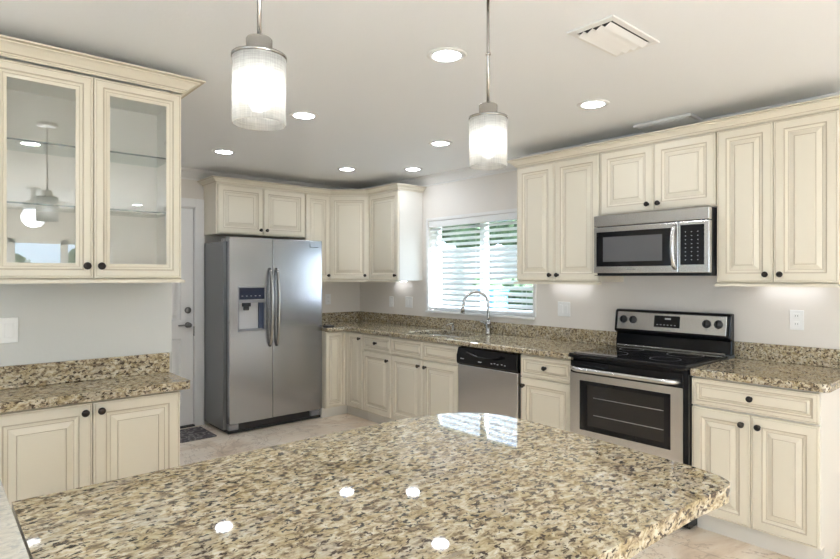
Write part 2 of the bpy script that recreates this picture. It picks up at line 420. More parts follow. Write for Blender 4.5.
def glass_front(parent, x0, x1, z0, z1, y, knob, t=.020):
    x0 += .0015; x1 -= .0015; fw = .066
    bm = bmesh.new(); prev = None
    rg = [(0,t,0),(0,.004,0),(.003,0,0),(.0075,0,0),(.0095,.0025,1),(.012,0,0),(.036,0,0),(.039,.004,1),(.042,.004,1),(.047,.007,0),(.050,.007,0),(.052,.010,1),(.055,.009,0),(fw,.012,0),(fw,t,0)]
    first = None
    for ins, dep, m_ in rg:
        cur = [bm.verts.new(p) for p in ((x0+ins,y+dep,z0+ins),(x1-ins,y+dep,z0+ins),(x1-ins,y+dep,z1-ins),(x0+ins,y+dep,z1-ins))]
        if prev:
            for i in range(4): bm.faces.new((prev[i], prev[(i+1) % 4], cur[(i+1) % 4], cur[i])).material_index = m_
        else: first = cur
        prev = cur
    for i in range(4): bm.faces.new((prev[i], prev[(i+1) % 4], first[(i+1) % 4], first[i]))
    o = obj('door', bm, [PAINT, GLAZE], parent)
    bm = bmesh.new(); i = fw-.006; bm2 = B((x0+fw-.0005, x1-fw+.0005, y+.013, y+.016, z0+fw-.0005, z1-fw+.0005)); bm.free()
    obj('glass_pane', bm2, PANE, o)
    add_knob(o, knob[0], knob[1], y)
    return o

UZ0, UZ1, UD = 1.385, 2.295, .305      # wall cabinets
def rail(bm, x0, x1, d, z, side=(1,1), mi=0):
    # light-rail moulding under the wall cabinets
    box(bm, x0-.006*side[0], x1+.006*side[1], -d-.030, -d+.03, z-.016, z-.004); box(bm, x0, x1, -d-.012, -d+.03, z-.004, z)
    if side[0]: box(bm, x0-.006, x0+.02, -d+.03, -.002, z-.016, z-.0005)
    if side[1]: box(bm, x1-.02, x1+.006, -d+.03, -.002, z-.016, z-.0005)
def upper(label, loc, rz, w, doors, z0=UZ0, z1=UZ1, d=UD, has_rail=True, group=None, sidem=None, name='wall_cabinet', railside=(0,0)):
    t = thing(name, label, 'cabinet', (loc[0], loc[1], z0), rz, group)
    hz = z1-z0
    obj('body', B((0, w, -d, -.002, 0, hz)), sidem or PAINT, t)
    for (a, b, kx) in doors: front(t, 'door', a, b, .008, hz-.012, -d-.0205, (kx, .052))
    if has_rail:
        bm = bmesh.new(); rail(bm, 0, w, d+.02, 0, railside); obj('bottom_moulding', bm, PAINT, t)
    return t
def base(label, loc, rz, w, fronts, d=.605, side=None, toe=True, name='base_cabinet', top=.872, group=None, hollow=False):
    t = thing(name, label, 'cabinet', (loc[0], loc[1], 0), rz, group)
    if hollow: obj('body', B((0, w, -d, -.002, .105, .66), (0, w, -d, -d+.02, .66, top), (0, .018, -d+.02, -.002, .66, top), (w-.018, w, -d+.02, -.002, .66, top)), PAINT, t)
    else: obj('body', B((0, w, -d, -.002, .105, top)), [SIDE if side else PAINT], t)
    if toe: obj('toe_kick', B((.0, w, -d+.06, -.002, .0, .105)), SIDE, t)
    for f in fronts:
        front(t, f[0], f[1], f[2], f[3], f[4], -d-.0205, f[5])
    return t
DT, DB = .862, .115      # top and bottom of fronts
DRB, DOT = .712, .702    # drawer bottom, door top

# --- window wall, base run (left to right)
base('narrow cream base door on the window wall in the inner corner', (.672, 0, 0), 0, .252, [('door', .0, .252, DB, DT, (.215, DT-.05))])
base('cream base cabinet with one drawer over one door left of the sink cabinet', (.926, 0, 0), 0, .452,
     [('drawer', .002, .450, DRB, DT, (.226, .79)), ('door', .002, .450, DB, DOT, (.405, DOT-.06))])
base('double-door cream sink cabinet with two false drawer fronts below the sink', (1.380, 0, 0), 0, .878,
     [('false_front', .0, .439, DRB, DT, None), ('false_front', .439, .878, DRB, DT, None), ('door', .0, .439, DB, DOT, (.395, DOT-.055)), ('door', .439, .878, DB, DOT, (.483, DOT-.055))], hollow=True)
base('cream base cabinet with drawer and door between dishwasher and range', (2.884, 0, 0), 0, .444,
     [('drawer', .004, .440, DRB, DT, (.222, .79)), ('door', .004, .440, DB, DOT, (.035, DOT-.055))])
base('cream base cabinet with wide drawer and two doors right of the range', (4.096, 0, 0), 0, .604,
     [('drawer', .0, .602, DRB, DT, (.302, .79)), ('door', .0, .301, DB, DOT, (.262, DOT-.052)), ('door', .301, .602, DB, DOT, (.340, DOT-.052))], side=True)
# corner unit with its single door facing out of the left wall
t = thing('base_cabinet', 'cream corner base cabinet with one narrow door beside the refrigerator', 'cabinet', (0, 0, 0))
obj('body', B((.002, .605, -.850, -.002, .105, .872), (.605, .670, -.605, -.002, .105, .872)), PAINT, t)
obj('toe_kick', B((.002, .545, -.850, -.002, 0, .105), (.545, .670, -.545, -.002, 0, .105)), SIDE, t)
pr = bpy.data.objects.new('door', None)
dd = front(t, 'door', -.850, -.648, DB, DT, -.6255, None); dd.rotation_euler = (0, 0, PI/2)
obj('filler', B((.605, .6255, -.646, -.6255, .115, .862)), PAINT, t); bpy.data.objects.remove(pr)
obj('filler', B((.6265, .671, -.6255, -.605, .115, .862)), PAINT, t)

# --- wall cabinets
upper('tall two-door cream wall cabinet between the sink window and the microwave', (2.610, 0, 0), 0, .732, [(.0, .354, .322), (.354, .730, .388)], railside=(1, 0))
upper('short two-door cream wall cabinet above the microwave', (3.346, 0, 0), 0, .764, [(.0, .381, .345), (.381, .764, .417)], z0=1.842, has_rail=False)
upper('tall two-door cream wall cabinet above the counter right of the range', (4.114, 0, 0), 0, .596, [(.0, .297, .262), (.297, .596, .334)], railside=(0, 1))
upper('cream wall cabinet with pale side panel at the left of the sink window', (.614, 0, 0), 0, .503, [(.004, .501, .465)], sidem=SIDE)
upper('narrow cream wall cabinet between the refrigerator cabinet and the corner cabinet', (0, -.905, 0), PI/2, .290, [(.0, .290, .262)])
upper('short two-door cream wall cabinet above the refrigerator', (0, -1.835, 0), PI/2, .928, [(.012, .462, .43), (.462, .924, .494)], z0=1.823, z1=UZ1, has_rail=False)
t = thing('wall_cabinet', 'diagonal cream corner wall cabinet with one door', 'cabinet', (0, 0, UZ0))
bm = bmesh.new(); prism(bm, [(.002,-.002),(.002,-.613),(.303,-.613),(.612,-.304),(.612,-.002)], 0, UZ1-UZ0); obj('body', bm, PAINT, t)
bm = bmesh.new(); prism(bm, [(.002,-.002),(.002,-.613),(.325,-.613),(.612,-.326),(.612,-.002)], -.016, -.001); obj('bottom_moulding', bm, PAINT, t)
wd = math.hypot(.309, .309)
dr = front(t, 'door', .006, wd-.006, .008, UZ1-UZ0-.012, -.0205, (wd-.045, .052)); dr.location = (.303, -.613, 0); dr.rotation_euler = (0,0,PI/4)

# --- cabinet crowns
def crown(label, path, z, h=.056, p=.062, name='cabinet_crown'):
    pf = [(0,0),(.006,0),(.006,.10),(.016,.14),(.016,.20),(.024,.26),(.034,.42),(.058,.66),(.078,.76),(.078,.84),(.100,.88),(.100,1.0),(0,1.0)]
    k = p/.100
    pf = [(o*k, z+q*h) for o, q in pf]
    bm = bmesh.new(); sweep(bm, path, pf, mats=[0,0,0,0,1,0,0,0,0,1,0,0,0])
    o = obj(name, bm, [PAINT, GLAZE]); tag(o, label, 'moulding'); return o
f = UD+.022
crown('stepped cream crown moulding running over the refrigerator and corner wall cabinets', [(.003, -1.837), (f, -1.837), (f, -.617), (.617, -f), (1.119, -f), (1.119, -.003)], UZ1-.0095, .055)
crown('cream crown moulding along the wall cabinets and microwave right of the window', [(2.608, -.003), (2.608, -f), (4.712, -f), (4.712, -.003)], UZ1-.0095, .055)

# ------------------------------------------------------------------ hutch
HX, HY0, HY1 = 2.297, -3.668, -2.908; HW = HY1-HY0
t = thing('glass_door_cabinet', 'cream wall cabinet with two glass doors and glass shelves at left', 'cabinet', (HX, HY0, 1.412), PI/2)
hh = 2.320-1.412; hd = .312
bm = B((0,.018,-hd,-.002,0,hh),(HW-.018,HW,-hd,-.002,0,hh),(.018,HW-.018,-hd,-.002,0,.018),(.018,HW-.018,-hd,-.002,hh-.04,hh),(.018,HW-.018,-.010,-.002,.018,hh-.04))
obj('body', bm, PAINT, t)
obj('brightened_lining', B((.0185,.022,-hd+.002,-.014,.0185,hh-.0405),(HW-.022,HW-.0185,-hd+.002,-.014,.0185,hh-.0405),(.0185,HW-.0185,-.014,-.0105,.0185,hh-.0405),(.022,HW-.022,-hd+.002,-.014,.0185,.021),(.022,HW-.022,-hd+.002,-.014,hh-.044,hh-.0405)), CABIN, t)  # thin liner added in a lighter colour to brighten the dim interior
glass_front(t, 0, HW/2, .005, hh-.008, -hd-.0205, (HW/2-.028, .060)); glass_front(t, HW/2, HW, .005, hh-.008, -hd-.0205, (HW/2+.028, .060))
bm = bmesh.new(); rail(bm, 0, HW, hd+.02, 0, (1,1)); obj('bottom_moulding', bm, PAINT, t)
def shelf(z, lab):
    s = obj('glass_shelf', B((HX+.016, HX+.270, HY0+.024, HY1-.024, z, z+.006)), SHELFG)
    obj('shelf_edge', B((HX+.2702, HX+.2725, HY0+.024, HY1-.024, z-.0005, z+.0065)), EDGEG, s)
    tag(s, lab, 'shelf', 'glass shelves in the hutch')
shelf(1.733, 'lower clear glass shelf inside the glass-door cabinet'); shelf(2.0, 'upper clear glass shelf inside the glass-door cabinet')
crown('heavy cream crown moulding on top of the glass-door cabinet', [(HX+.003, HY0), (HX+hd+.022, HY0), (HX+hd+.022, HY1), (HX+.003, HY1)], 2.3208, .058, .085)
base('shallow cream base cabinet with two doors under the glass-door cabinet', (HX, HY0, 0), PI/2, HW,
     [('door', .0, HW/2, DB, .862, (HW/2-.032, .822)), ('door', HW/2, HW, DB, .862, (HW/2+.032, .822))], d=.295)

# ------------------------------------------------------------------ granite tops
def poly_top(name, pts, z0, z1, label, cat, m=GRAN, holes=(), bevel=.010, seg=3):
    bm = bmesh.new(); ed = []
    for loop in [pts]+list(holes):
        vs = [bm.verts.new((x, y, z0)) for x, y in loop]
        ed += [bm.edges.new((vs[i], vs[(i+1) % len(vs)])) for i in range(len(vs))]
    bmesh.ops.triangle_fill(bm, edges=ed, use_beauty=True)
    r = bmesh.ops.extrude_face_region(bm, geom=bm.faces[:])
    for v in r['geom']:
        if isinstance(v, bmesh.types.BMVert): v.co.z = z1
    o = obj(name, bm, m, None, bevel, seg); tag(o, label, cat); return o
def rrect(x0, x1, y0, y1, r, n=6):
    out = []
    for cx_, cy_, a in ((x1-r,y1-r,0),(x0+r,y1-r,PI/2),(x0+r,y0+r,PI),(x1-r,y0+r,1.5*PI)):
        for k in range(n+1): out.append((cx_+r*math.cos(a+k*PI/2/n), cy_+r*math.sin(a+k*PI/2/n)))
    return out
def arc(cx_, cy_, r, a0, a1, n=10): return [(cx_+r*math.cos(a0+(a1-a0)*k/n), cy_+r*math.sin(a0+(a1-a0)*k/n)) for k in range(n+1)]
CT0, CT1 = .874, .914
sx0, sx1, sy0, sy1 = 1.47, 2.12, -.52, -.15
ct = poly_top('countertop', [(.003,-.003),(.003,-.852),(.652,-.852),(.652,-.652),(3.329,-.652),(3.329,-.003)], CT0, CT1,
     'long L-shaped granite countertop with the sink, from refrigerator to range', 'countertop', holes=[rrect(sx0, sx1, sy0, sy1, .09)])
obj('backsplash', B((.003,.023,-.850,-.024,CT1+.0005,CT1+.104),(.003,3.329,-.023,-.003,CT1+.0005,CT1+.104)), GRAN, ct, .003)
ct = poly_top('countertop', [(4.101,-.003),(4.101,-.652),(4.660,-.652)]+arc(4.70,-.612,.04,-PI/2,0,5)+[(4.740,-.003)], CT0, CT1,
     'short granite countertop right of the range', 'countertop')
obj('backsplash', B((4.103,4.738,-.023,-.003,CT1+.0005,CT1+.104)), GRAN, ct, .003)
ct = poly_top('countertop', [(HX+.003,HY0-.01),(HX+.352,HY0-.01)]+arc(HX+.332,-2.888,.02,0,PI/2,4)+[(HX+.003,-2.868)], CT0, CT1, 'narrow granite countertop on the base cabinet below the glass-door cabinet', 'countertop')
obj('backsplash', B((HX+.003,HX+.023,HY0-.008,-2.868,CT1+.0005,CT1+.104)), GRAN, ct, .003)

def smooth_poly(cp, n=8):
    out = []; k = len(cp)
    for i in range(k-1):
        p0 = Vector(cp[max(i-1,0)]); p1 = Vector(cp[i]); p2 = Vector(cp[i+1]); p3 = Vector(cp[min(i+2,k-1)])
        for j in range(n):
            s = j/n
            out.append(tuple(.5*((2*p1)+(p2-p0)*s+(2*p0-5*p1+4*p2-p3)*s*s+(3*p1-p0-3*p2+p3)*s**3)))
    out.append(tuple(cp[-1])); return out
pen = [(4.905, -3.703), (3.903, -3.703), (3.903, -2.80)]
cur1 = smooth_poly([(3.903,-2.80),(3.908,-2.60),(3.925,-2.49),(3.960,-2.375),(4.035,-2.285),(4.155,-2.243),(4.30,-2.243),(4.52,-2.262),(4.70,-2.281),(4.80,-2.293),(4.865,-2.307),(4.908,-2.327),(4.930,-2.352),(4.935,-2.39),(4.930,-2.45),(4.921,-2.56),(4.913,-2.92)], 5)
ct = poly_top('peninsula_countertop', pen[:2]+cur1, CT0, CT1, 'large granite peninsula countertop with rounded end in the foreground', 'countertop', bevel=.014, seg=4)
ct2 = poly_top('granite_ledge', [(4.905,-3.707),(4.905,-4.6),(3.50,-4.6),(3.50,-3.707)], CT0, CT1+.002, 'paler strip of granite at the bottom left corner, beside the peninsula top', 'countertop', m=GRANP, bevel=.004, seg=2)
t = thing('peninsula_cabinet', 'cream cabinet base under the granite peninsula top', 'cabinet', (4.35, -3.6, 0))
obj('body', B((-.27,.27,-.08,1.02,.1,.272+.6)), PAINT, t); obj('toe_kick', B((-.21,.21,-.08,.96,0,.1)), SIDE, t)
t = thing('ledge_cabinet', 'cream cabinet base under the pale granite ledge', 'cabinet', (4.3, -4.15, 0))
obj('body', B((-.62,.62,-.42,.40,.1,.872)), PAINT, t); obj('toe_kick', B((-.56,.56,-.42,.36,0,.1)), SIDE, t)

# ------------------------------------------------------------------ refrigerator (front faces +x; built facing -y and turned)
FW = .962; FD = .50
t = thing('refrigerator', 'stainless steel side-by-side refrigerator with dispenser and curved handles', 'refrigerator', (.012, -1.812, 0), PI/2)
obj('body', B((-.020, FW-.004, -FD+.045, 0, .035, 1.745)), FSIDE, t, .004)
obj('toe_grille', B((.10, FW-.12, -FD+.0, -FD+.045, .028, .085)), BLACKM, t, .004)
for i in range(4): pass
obj('base_trim', B((.004, FW-.004, -FD-.015, -FD+.044, .008, .028)), BLACKM, t, .004)
for x in (.01, FW-.11): obj('roller_cover', B((x, x+.095, -FD-.012, -FD+.04, .03, .088)), GREYP, t, .012, seg=3)
for x in (.02, FW-.06): obj('foot', B((x, x+.04, -.45, -.02, 0, .034)), BLACKM, t)
gx = .422
def fdoor(x0, x1, hole=None):
    bm = bmesh.new(); y0 = -FD-.045; y1 = -FD+.038
    if not hole: box(bm, x0, x1, y0, y1, .098, 1.782)
    else:
        a,b,c,d = hole
        for bb in ((x0,a,y0,y1,.098,1.782),(b,x1,y0,y1,.098,1.782),(a,b,y0,y1,.098,c),(a,b,y0,y1,d,1.782),(a,b,y1-.03,y1,c,d)): box(bm,*bb)
        bmesh.ops.remove_doubles(bm, verts=bm.verts, dist=1e-5)
    return obj('freezer_door' if hole else 'fridge_door', bm, STEELF, t, 0 if hole else .006, 3)
hx0, hx1, hz0, hz1 = .080, .350, .925, 1.335
fl = fdoor(.004, gx-.003, (hx0, hx1, hz0, hz1)); fr = fdoor(gx+.003, FW-.004)
dp = obj('dispenser', B((hx0+.001,hx0+.012,-FD-.048,-FD+.006,hz0+.001,hz1-.001),(hx1-.012,hx1-.001,-FD-.048,-FD+.006,hz0+.001,hz1-.001),(hx0+.012,hx1-.012,-FD-.048,-FD+.006,hz0+.001,hz0+.012),(hx0+.012,hx1-.012,-FD-.048,-FD+.006,hz1-.012,hz1-.001),(hx0+.012,hx1-.012,-FD-.050,-FD+.006,1.185,1.215)), GREYP, fl)
obj('display', B((hx0+.013,hx1-.013,-FD-.046,-FD+.0,1.217,hz1-.013)), SCREEN, dp)
obj('cavity_liner', B((hx0+.013,hx1-.06,-FD-.01,-FD+.0055,hz0+.013,1.184)), mat('dispenser_liner',(.55,.55,.56),.4), dp)
obj('cavity_side', B((hx1-.058,hx1-.013,-FD-.03,-FD+.0055,hz0+.013,1.184)), mat('dispenser_side',(.06,.08,.14),.3), dp)
obj('spout', B((hx0+.05,hx0+.13,-FD-.036,-FD-.012,1.150,1.184),(hx0+.065,hx0+.115,-FD-.032,-FD-.012,1.115,1.150)), BLACKM, dp, .004)
obj('drip_tray', B((hx0+.03,hx1-.03,-FD-.04,-FD-.011,hz0+.013,hz0+.022)), GREYP, dp)
bm = bmesh.new()
for i in range(5): box(bm, hx0+.035+i*.042, hx0+.05+i*.042, -FD-.0468, -FD-.0455, 1.245, 1.250)
bm.free()
for i in range(5): obj('icon', B((hx0+.035+i*.042, hx0+.05+i*.042, -FD-.0468, -FD-.0455, 1.245, 1.250)), DIM, dp)
def fhandle(par, x):
    pts = []; z0, z1 = .775, 1.50
    for k in range(25):
        s = k/24; z = z0+(z1-z0)*s; bow = .068*math.sin(PI*s)**.42
        pts.append((x, -FD-.047-bow*.85, z))
    bm = bmesh.new(); tube(bm, pts, [.0125+.005*math.sin(PI*k/24) for k in range(25)], 12); return obj('handle', bm, CHROME if False else NICKEL, par)
fhandle(fl, gx-.034); fhandle(fr, gx+.036)
obj('logo', B((FW-.145,FW-.139,-FD-.0465,-FD-.0445,1.715,1.748),(FW-.145,FW-.105,-FD-.0465,-FD-.0445,1.712,1.717),(FW-.098,FW-.05,-FD-.0465,-FD-.0445,1.712,1.719)), BLACKM, fr)
for x in (.008, FW-.108): obj('hinge_cover', B((x, x+.1, -FD+.05, -FD+.16, 1.7455, 1.775)), FSIDE, t, .006)

# ------------------------------------------------------------------ dishwasher
t = thing('dishwasher', 'stainless steel dishwasher with black control panel beside the sink cabinet', 'dishwasher', (2.262, 0, 0))
obj('body', B((.0, .616, -.60, -.01, .02, .868)), BLACKM, t)
obj('door', B((.006, .612, -.640, -.602, .115, .727)), STEEL, t, .006)
bm = bmesh.new(); pf = [(-.602,.730),(-.645,.730),(-.655,.745),(-.655,.800),(-.635,.862),(-.602,.866)]
vs = [[bm.verts.new((x, y, z)) for y, z in pf] for x in (.004, .614)]
for i in range(6): bm.faces.new((vs[0][i], vs[0][(i+1)%6], vs[1][(i+1)%6], vs[1][i]))
bm.faces.new(vs[0]); bm.faces.new(vs[1][::-1])
cp = obj('control_panel', bm, BLACK, t, .004)
bm = bmesh.new(); pts = [(.13+.35*k/12, -.662-.006*math.sin(PI*k/12), .832-.028*math.sin(PI*k/12)) for k in range(13)]
tube(bm, pts, .011, 8, flat=.7); obj('handle', bm, BLACK, cp)
for x, w_, z in ((.05,.038,.774),(.24,.035,.766),(.37,.014,.767),(.40,.014,.771),(.43,.014,.767),(.47,.014,.771),(.50,.014,.767)):
    obj('control_mark', B((x, x+w_, -.6565, -.6552, z, z+.006)), DIM, cp)
obj('kick_plate', B((.01,.606,-.57,-.56,0,.11)), BLACKM, t)

# ------------------------------------------------------------------ range
RX0 = 3.334; RW = .762
t = thing('range', 'freestanding stainless and black electric range with glass cooktop', 'stove', (RX0, 0, 0))
obj('body', B((.003, RW-.003, -.635, -.015, .012, .898)), BLACK, t)
for x in (.03, RW-.07): obj('foot', B((x, x+.04, -.60, -.56, 0, .012)), BLACKM, t)
dr = obj('oven_door', B((.004,.075,-.672,-.637,.235,.800),(RW-.095,RW-.026,-.672,-.637,.235,.800),(.075,RW-.095,-.672,-.637,.235,.440),(.075,RW-.095,-.672,-.637,.758,.800)), STEEL, t)
bm = B((.076,.125,-.668,-.640,.441,.757),(RW-.135,RW-.096,-.668,-.640,.441,.757),(.125,RW-.135,-.668,-.640,.441,.470),(.125,RW-.135,-.668,-.640,.733,.757))
obj('window_frame', bm, BLACK, dr)
ov = mat('oven_window', (.024,.022,.02), .06)
wn = obj('window', B((.1255,RW-.1355,-.664,-.645,.4705,.7325)), ov, dr)
bm = bmesh.new()
for z in (.545, .655): tube(bm, [(.17,-.6655,z),(RW-.14,-.6655,z)], .0022, 6)
obj('oven_rack', bm, mat('rack_metal',(.35,.33,.30),.4), wn)
obj('door_top_band', B((.003,RW-.026,-.668,-.637,.802,.880)), BLACK, dr, .004)
bm = bmesh.new(); pts = [(.018+.700*k/20, -.672-.042*min(1, math.sin(PI*k/20)*3.2)**.6 if 0<k<20 else -.668, .832) for k in range(21)]
tube(bm, pts, .0150, 14); obj('handle', bm, STEEL, dr)
obj('side_trim', B((RW-.024,RW-.001,-.660,-.6355,.03,.898)), BLACK, t)
obj('storage_drawer', B((.004,RW-.026,-.668,-.637,.045,.228)), STEEL, t, .004)
ck = obj('cooktop', B((.0,RW,-.690,-.085,.900,.928)), BLACK, t, .010, 4)
obj('cooktop_glass', B((.02,RW-.02,-.655,-.09,.9282,.9305)), DGLASS, ck)
BR = mat('burner_ring', (.10,.10,.10), .3)
for (x,y,r) in ((.20,-.51,.105),(.56,-.51,.085),(.20,-.24,.075),(.56,-.24,.105)):
    bm = bmesh.new(); lathe(bm, [(r,0),(r+.003,0),(r+.003,.0003),(r,.0003)], None, 40, close=True)
    obj('burner_ring', bm, BR, ck, loc=(x,y,.9306))
obj('cooktop_trim', B((.015,RW-.015,-.108,-.092,.9306,.944)), NICKEL, ck, .003)
# backguard: black housing, tilted steel fascia
def slab(bm, x0, x1, pf, mi=0):
    a = [bm.verts.new((x0,y,z)) for y,z in pf]; b = [bm.verts.new((x1,y,z)) for y,z in pf]; n = len(pf)
    for i in range(n): bm.faces.new((a[i],a[(i+1)%n],b[(i+1)%n],b[i])).material_index = mi
    bm.faces.new(a); bm.faces.new(b[::-1])
bm = bmesh.new(); slab(bm, .0, RW+.02, [(-.030,.930),(-.084,.930),(-.070,1.020),(-.105,1.038),(-.085,1.180),(-.070,1.192),(-.030,1.192)])
bg = obj('backguard', bm, BLACK, t, .008, 3); bg.location = (-.008, 0, 0)
bm = bmesh.new(); slab(bm, .022, RW-.002, [(-.095,1.052),(-.108,1.052),(-.0895,1.176),(-.080,1.176)]); fa = obj('fascia', bm, STEEL, bg, .004)
tl = math.atan2(.0185, .124)
def onfas(x, z): return (x, -.108+(z-1.052)*.149, z)
def rk(par, x, z):
    bm = bmesh.new(); M = Matrix.Rotation(PI/2-tl, 4, 'X')
    lathe(bm, [(0,0),(.027,0),(.027,.004),(.021,.006),(.019,.022),(.016,.026),(0,.026)], M, 24)
    o = obj('control_knob', bm, BLACKM, par, loc=onfas(x, z))
    bm = B((-.005,.005,-.034,-.020,-.019,.019)); g = obj('knob_grip', bm, BLACK, o, .002); g.rotation_euler = (-tl, 0, 0)
    bm = B((-.003,.003,-.0012,.0005,-.003,.003)); obj('knob_mark', bm, DIM, fa, loc=(x, onfas(x,z-.037)[1], z-.037))
for x in (.070, .142, .640, .712): rk(fa, x, 1.122)
bm = bmesh.new(); slab(bm, .295, .470, [(-.100,1.082),(-.1062,1.082),(-.0945,1.160),(-.088,1.160)]); dpl = obj('clock_display', bm, BLACK, fa, .002)
for i in range(6): obj('display_mark', B((.315+i*.024, .325+i*.024, -.1062, -.103, 1.097, 1.101)), DIM, dpl)
obj('display_digits', B((.37, .41, -.0985, -.094, 1.135, 1.145)), DIM, dpl)
obj('brand_mark', B((.345,.415,-.1082,-.105,1.062,1.066)), GREYP, fa)

# ------------------------------------------------------------------ microwave
t = thing('microwave', 'over-the-range stainless steel microwave with curved handle', 'microwave', (3.350, 0, 1.434))
MW = .758; MH = .404; MD = .372
obj('body', B((.004,MW-.004,-MD,-.003,.0,MH-.002)), BLACKM, t, .003)
obj('vent_panel', B((0,MW,-MD-.040,-MD-.001,.327,MH-.002)), STEEL, t, .006, 3)
md = obj('door', B((0,.576,-MD-.038,-MD-.001,.014,.323)), STEEL, t, .004)
obj('door_window_frame', B((.022,.532,-MD-.0405,-MD-.0385,.058,.290)), BLACK, md)
obj('window', B((.072,.478,-MD-.0425,-MD-.041,.090,.255)), mat('microwave_window',(.115,.115,.12),.15), md)
bm = bmesh.new(); pts = []
for k in range(21):
    s = k/20; pts.append((.556, -MD-.036-.042*math.sin(PI*s)**.45, .040+.262*s))
tube(bm, pts, .0135, 12, flat=.8); obj('handle', bm, STEEL, md)
obj('brand_mark', B((.24,.30,-MD-.0386,-MD-.0378,.034,.038)), GREYP, md)
mc = obj('control_section', B((.578,MW,-MD-.038,-MD-.001,.014,.323)), STEEL, t, .004)
kp = obj('keypad', B((.590,.728,-MD-.0405,-MD-.0385,.062,.302)), BLACK, mc)
bm = bmesh.new()
for r in range(8):
    for c_ in range(3):
        box(bm, .618+c_*.036, .624+c_*.036, -MD-.0412, -MD-.0404, .090+r*.024, .093+r*.024)
obj('keys', bm, DIM, kp)
obj('underside', B((0,MW,-MD-.03,-.01,-.004,-.0005)), BLACKM, t)

# ------------------------------------------------------------------ sink, faucet, dispenser
t = thing('sink', 'undermount stainless steel sink set into the granite below the window', 'sink', ((sx0+sx1)/2, (sy0+sy1)/2, .70))
bm = bmesh.new(); cx_, cy_ = (sx0+sx1)/2, (sy0+sy1)/2
def rl(g, r, z): return [bm.verts.new((x-cx_, y-cy_, z-.70)) for x, y in rrect(sx0-g, sx1+g, sy0-g, sy1+g, r)]
rings = [rl(.018,.10,.8725), rl(.0,.09,.8725), rl(-.006,.085,.868), rl(-.016,.08,.72), rl(-.05,.05,.705)]
for a, b in zip(rings, rings[1:]):
    for i in range(len(a)): 
        f_ = bm.faces.new((a[i], a[(i+1)%len(a)], b[(i+1)%len(a)], b[i])); f_.smooth = True
bm.faces.new(rings[-1])
bs = obj('basin', bm, STEEL, t, fix=False)
so = bs.modifiers.new('s','SOLIDIFY'); so.thickness = .0015; so.offset = -1
bm = bmesh.new(); lathe(bm, [(0,.002),(.03,.002),(.042,.004),(.042,.0),(0,.0)]); obj('drain', bm, CHROME, t, loc=(0,.05,.0066))
FX, FY = 2.095, -.085
t = thing('faucet', 'tall brushed nickel gooseneck faucet behind the sink', 'faucet', (FX, FY, CT1+.0006))
bm = bmesh.new(); lathe(bm, [(0,0),(.030,0),(.030,.008),(.024,.014),(.022,.07),(.026,.075),(.026,.105),(.018,.118),(.0135,.125),(0,.125)]); obj('base', bm, NICKEL, t)
dx, dy = -.158, -.150; ln = math.hypot(dx, dy); R_ = ln/2; ux, uy = dx/ln, dy/ln
zt = .375-R_
pts = [(0,0,.12+(zt-.12)*k/6) for k in range(7)]+[(ux*R_*(1-math.cos(a)), uy*R_*(1-math.cos(a)), zt+R_*math.sin(a)) for a in [PI*k/16 for k in range(1,17)]]+[(dx*1.01,dy*1.01,zt-.01)]
bm = bmesh.new(); tube(bm, pts, .0125, 14); obj('neck', bm, NICKEL, t)
bm = bmesh.new(); tube(bm, [(dx*1.01,dy*1.01,zt-.011),(dx*1.03,dy*1.03,zt-.04),(dx*1.05,dy*1.05,zt-.085)], [.0150,.0165,.019], 14); obj('spray_head', bm, NICKEL, t)
bm = bmesh.new(); tube(bm, [(-.02,0,.09),(-.045,0,.094),(-.095,-.005,.104)], [.011,.008,.006], 10); obj('lever', bm, NICKEL, t)
t = thing('soap_dispenser', 'short metal soap dispenser on the counter behind the sink', 'dispenser', (1.665, -.105, CT1+.0006))
bm = bmesh.new(); lathe(bm, [(0,0),(.020,0),(.020,.006),(.012,.012),(.010,.055),(0,.055)]); obj('base', bm, NICKEL, t)
bm = bmesh.new(); tube(bm, [(0,.01,.062),(0,-.01,.064),(-.012,-.06,.060),(-.014,-.068,.050)], [.011,.009,.006,.005], 10); obj('spout', bm, NICKEL, t)

# ------------------------------------------------------------------ window blind
t = thing('window_blind', 'white horizontal slat blind with open slats in the sink window', 'blind', (wx0, .03, wz1))
bw = wx1-wx0
obj('head_rail', B((.006, bw-.006, -.032, .026, -.062, -.002)), PLAST, t, .004)
bm = bmesh.new(); ns = 16; sp = .0525
for i in range(ns):
    z = -.088-i*sp; a = math.radians(36); hw_ = .0255
    c_, s_ = math.cos(a)*hw_, math.sin(a)*hw_
    vs = []
    for x in (.010, bw-.010):
        for (y, zz) in ((-c_, z-s_), (0, z+.0025), (c_, z+s_), (c_, z+s_+.0028), (0, z+.0055), (-c_, z-s_+.0028)): vs.append(bm.verts.new((x, y, zz)))
    for j in range(6): bm.faces.new((vs[j], vs[(j+1)%6], vs[6+(j+1)%6], vs[6+j]))
    bm.faces.new(vs[:6]); bm.faces.new(vs[6:])
SL = mat('white_slat', (.86,.86,.86), .45)
_tl = N(SL, 'ShaderNodeBsdfTranslucent'); _tl.inputs[0].default_value = (.85,.85,.84,1); _mx = N(SL, 'ShaderNodeMixShader'); _mx.inputs[0].default_value = .22
_o = SL.node_tree.nodes['Material Output']; L(SL, PB(SL).outputs[0], _mx.inputs[1]); L(SL, _tl.outputs[0], _mx.inputs[2]); L(SL, _mx.outputs[0], _o.inputs[0])
obj('slats', bm, SL, t)
zb = -.088-ns*sp+.018
obj('bottom_rail', B((.010, bw-.010, -.025, .025, max(zb-.012, -.884), max(zb-.012, -.884)+.016)), PLAST, t, .003)
for x in (.12, bw/2, bw-.12):
    bm = bmesh.new()
    for y in (-.030, .0285): tube(bm, [(x, y, -.06), (x, y, zb)], .0014, 5)
    obj('ladder_cord', bm, PLAST, t)

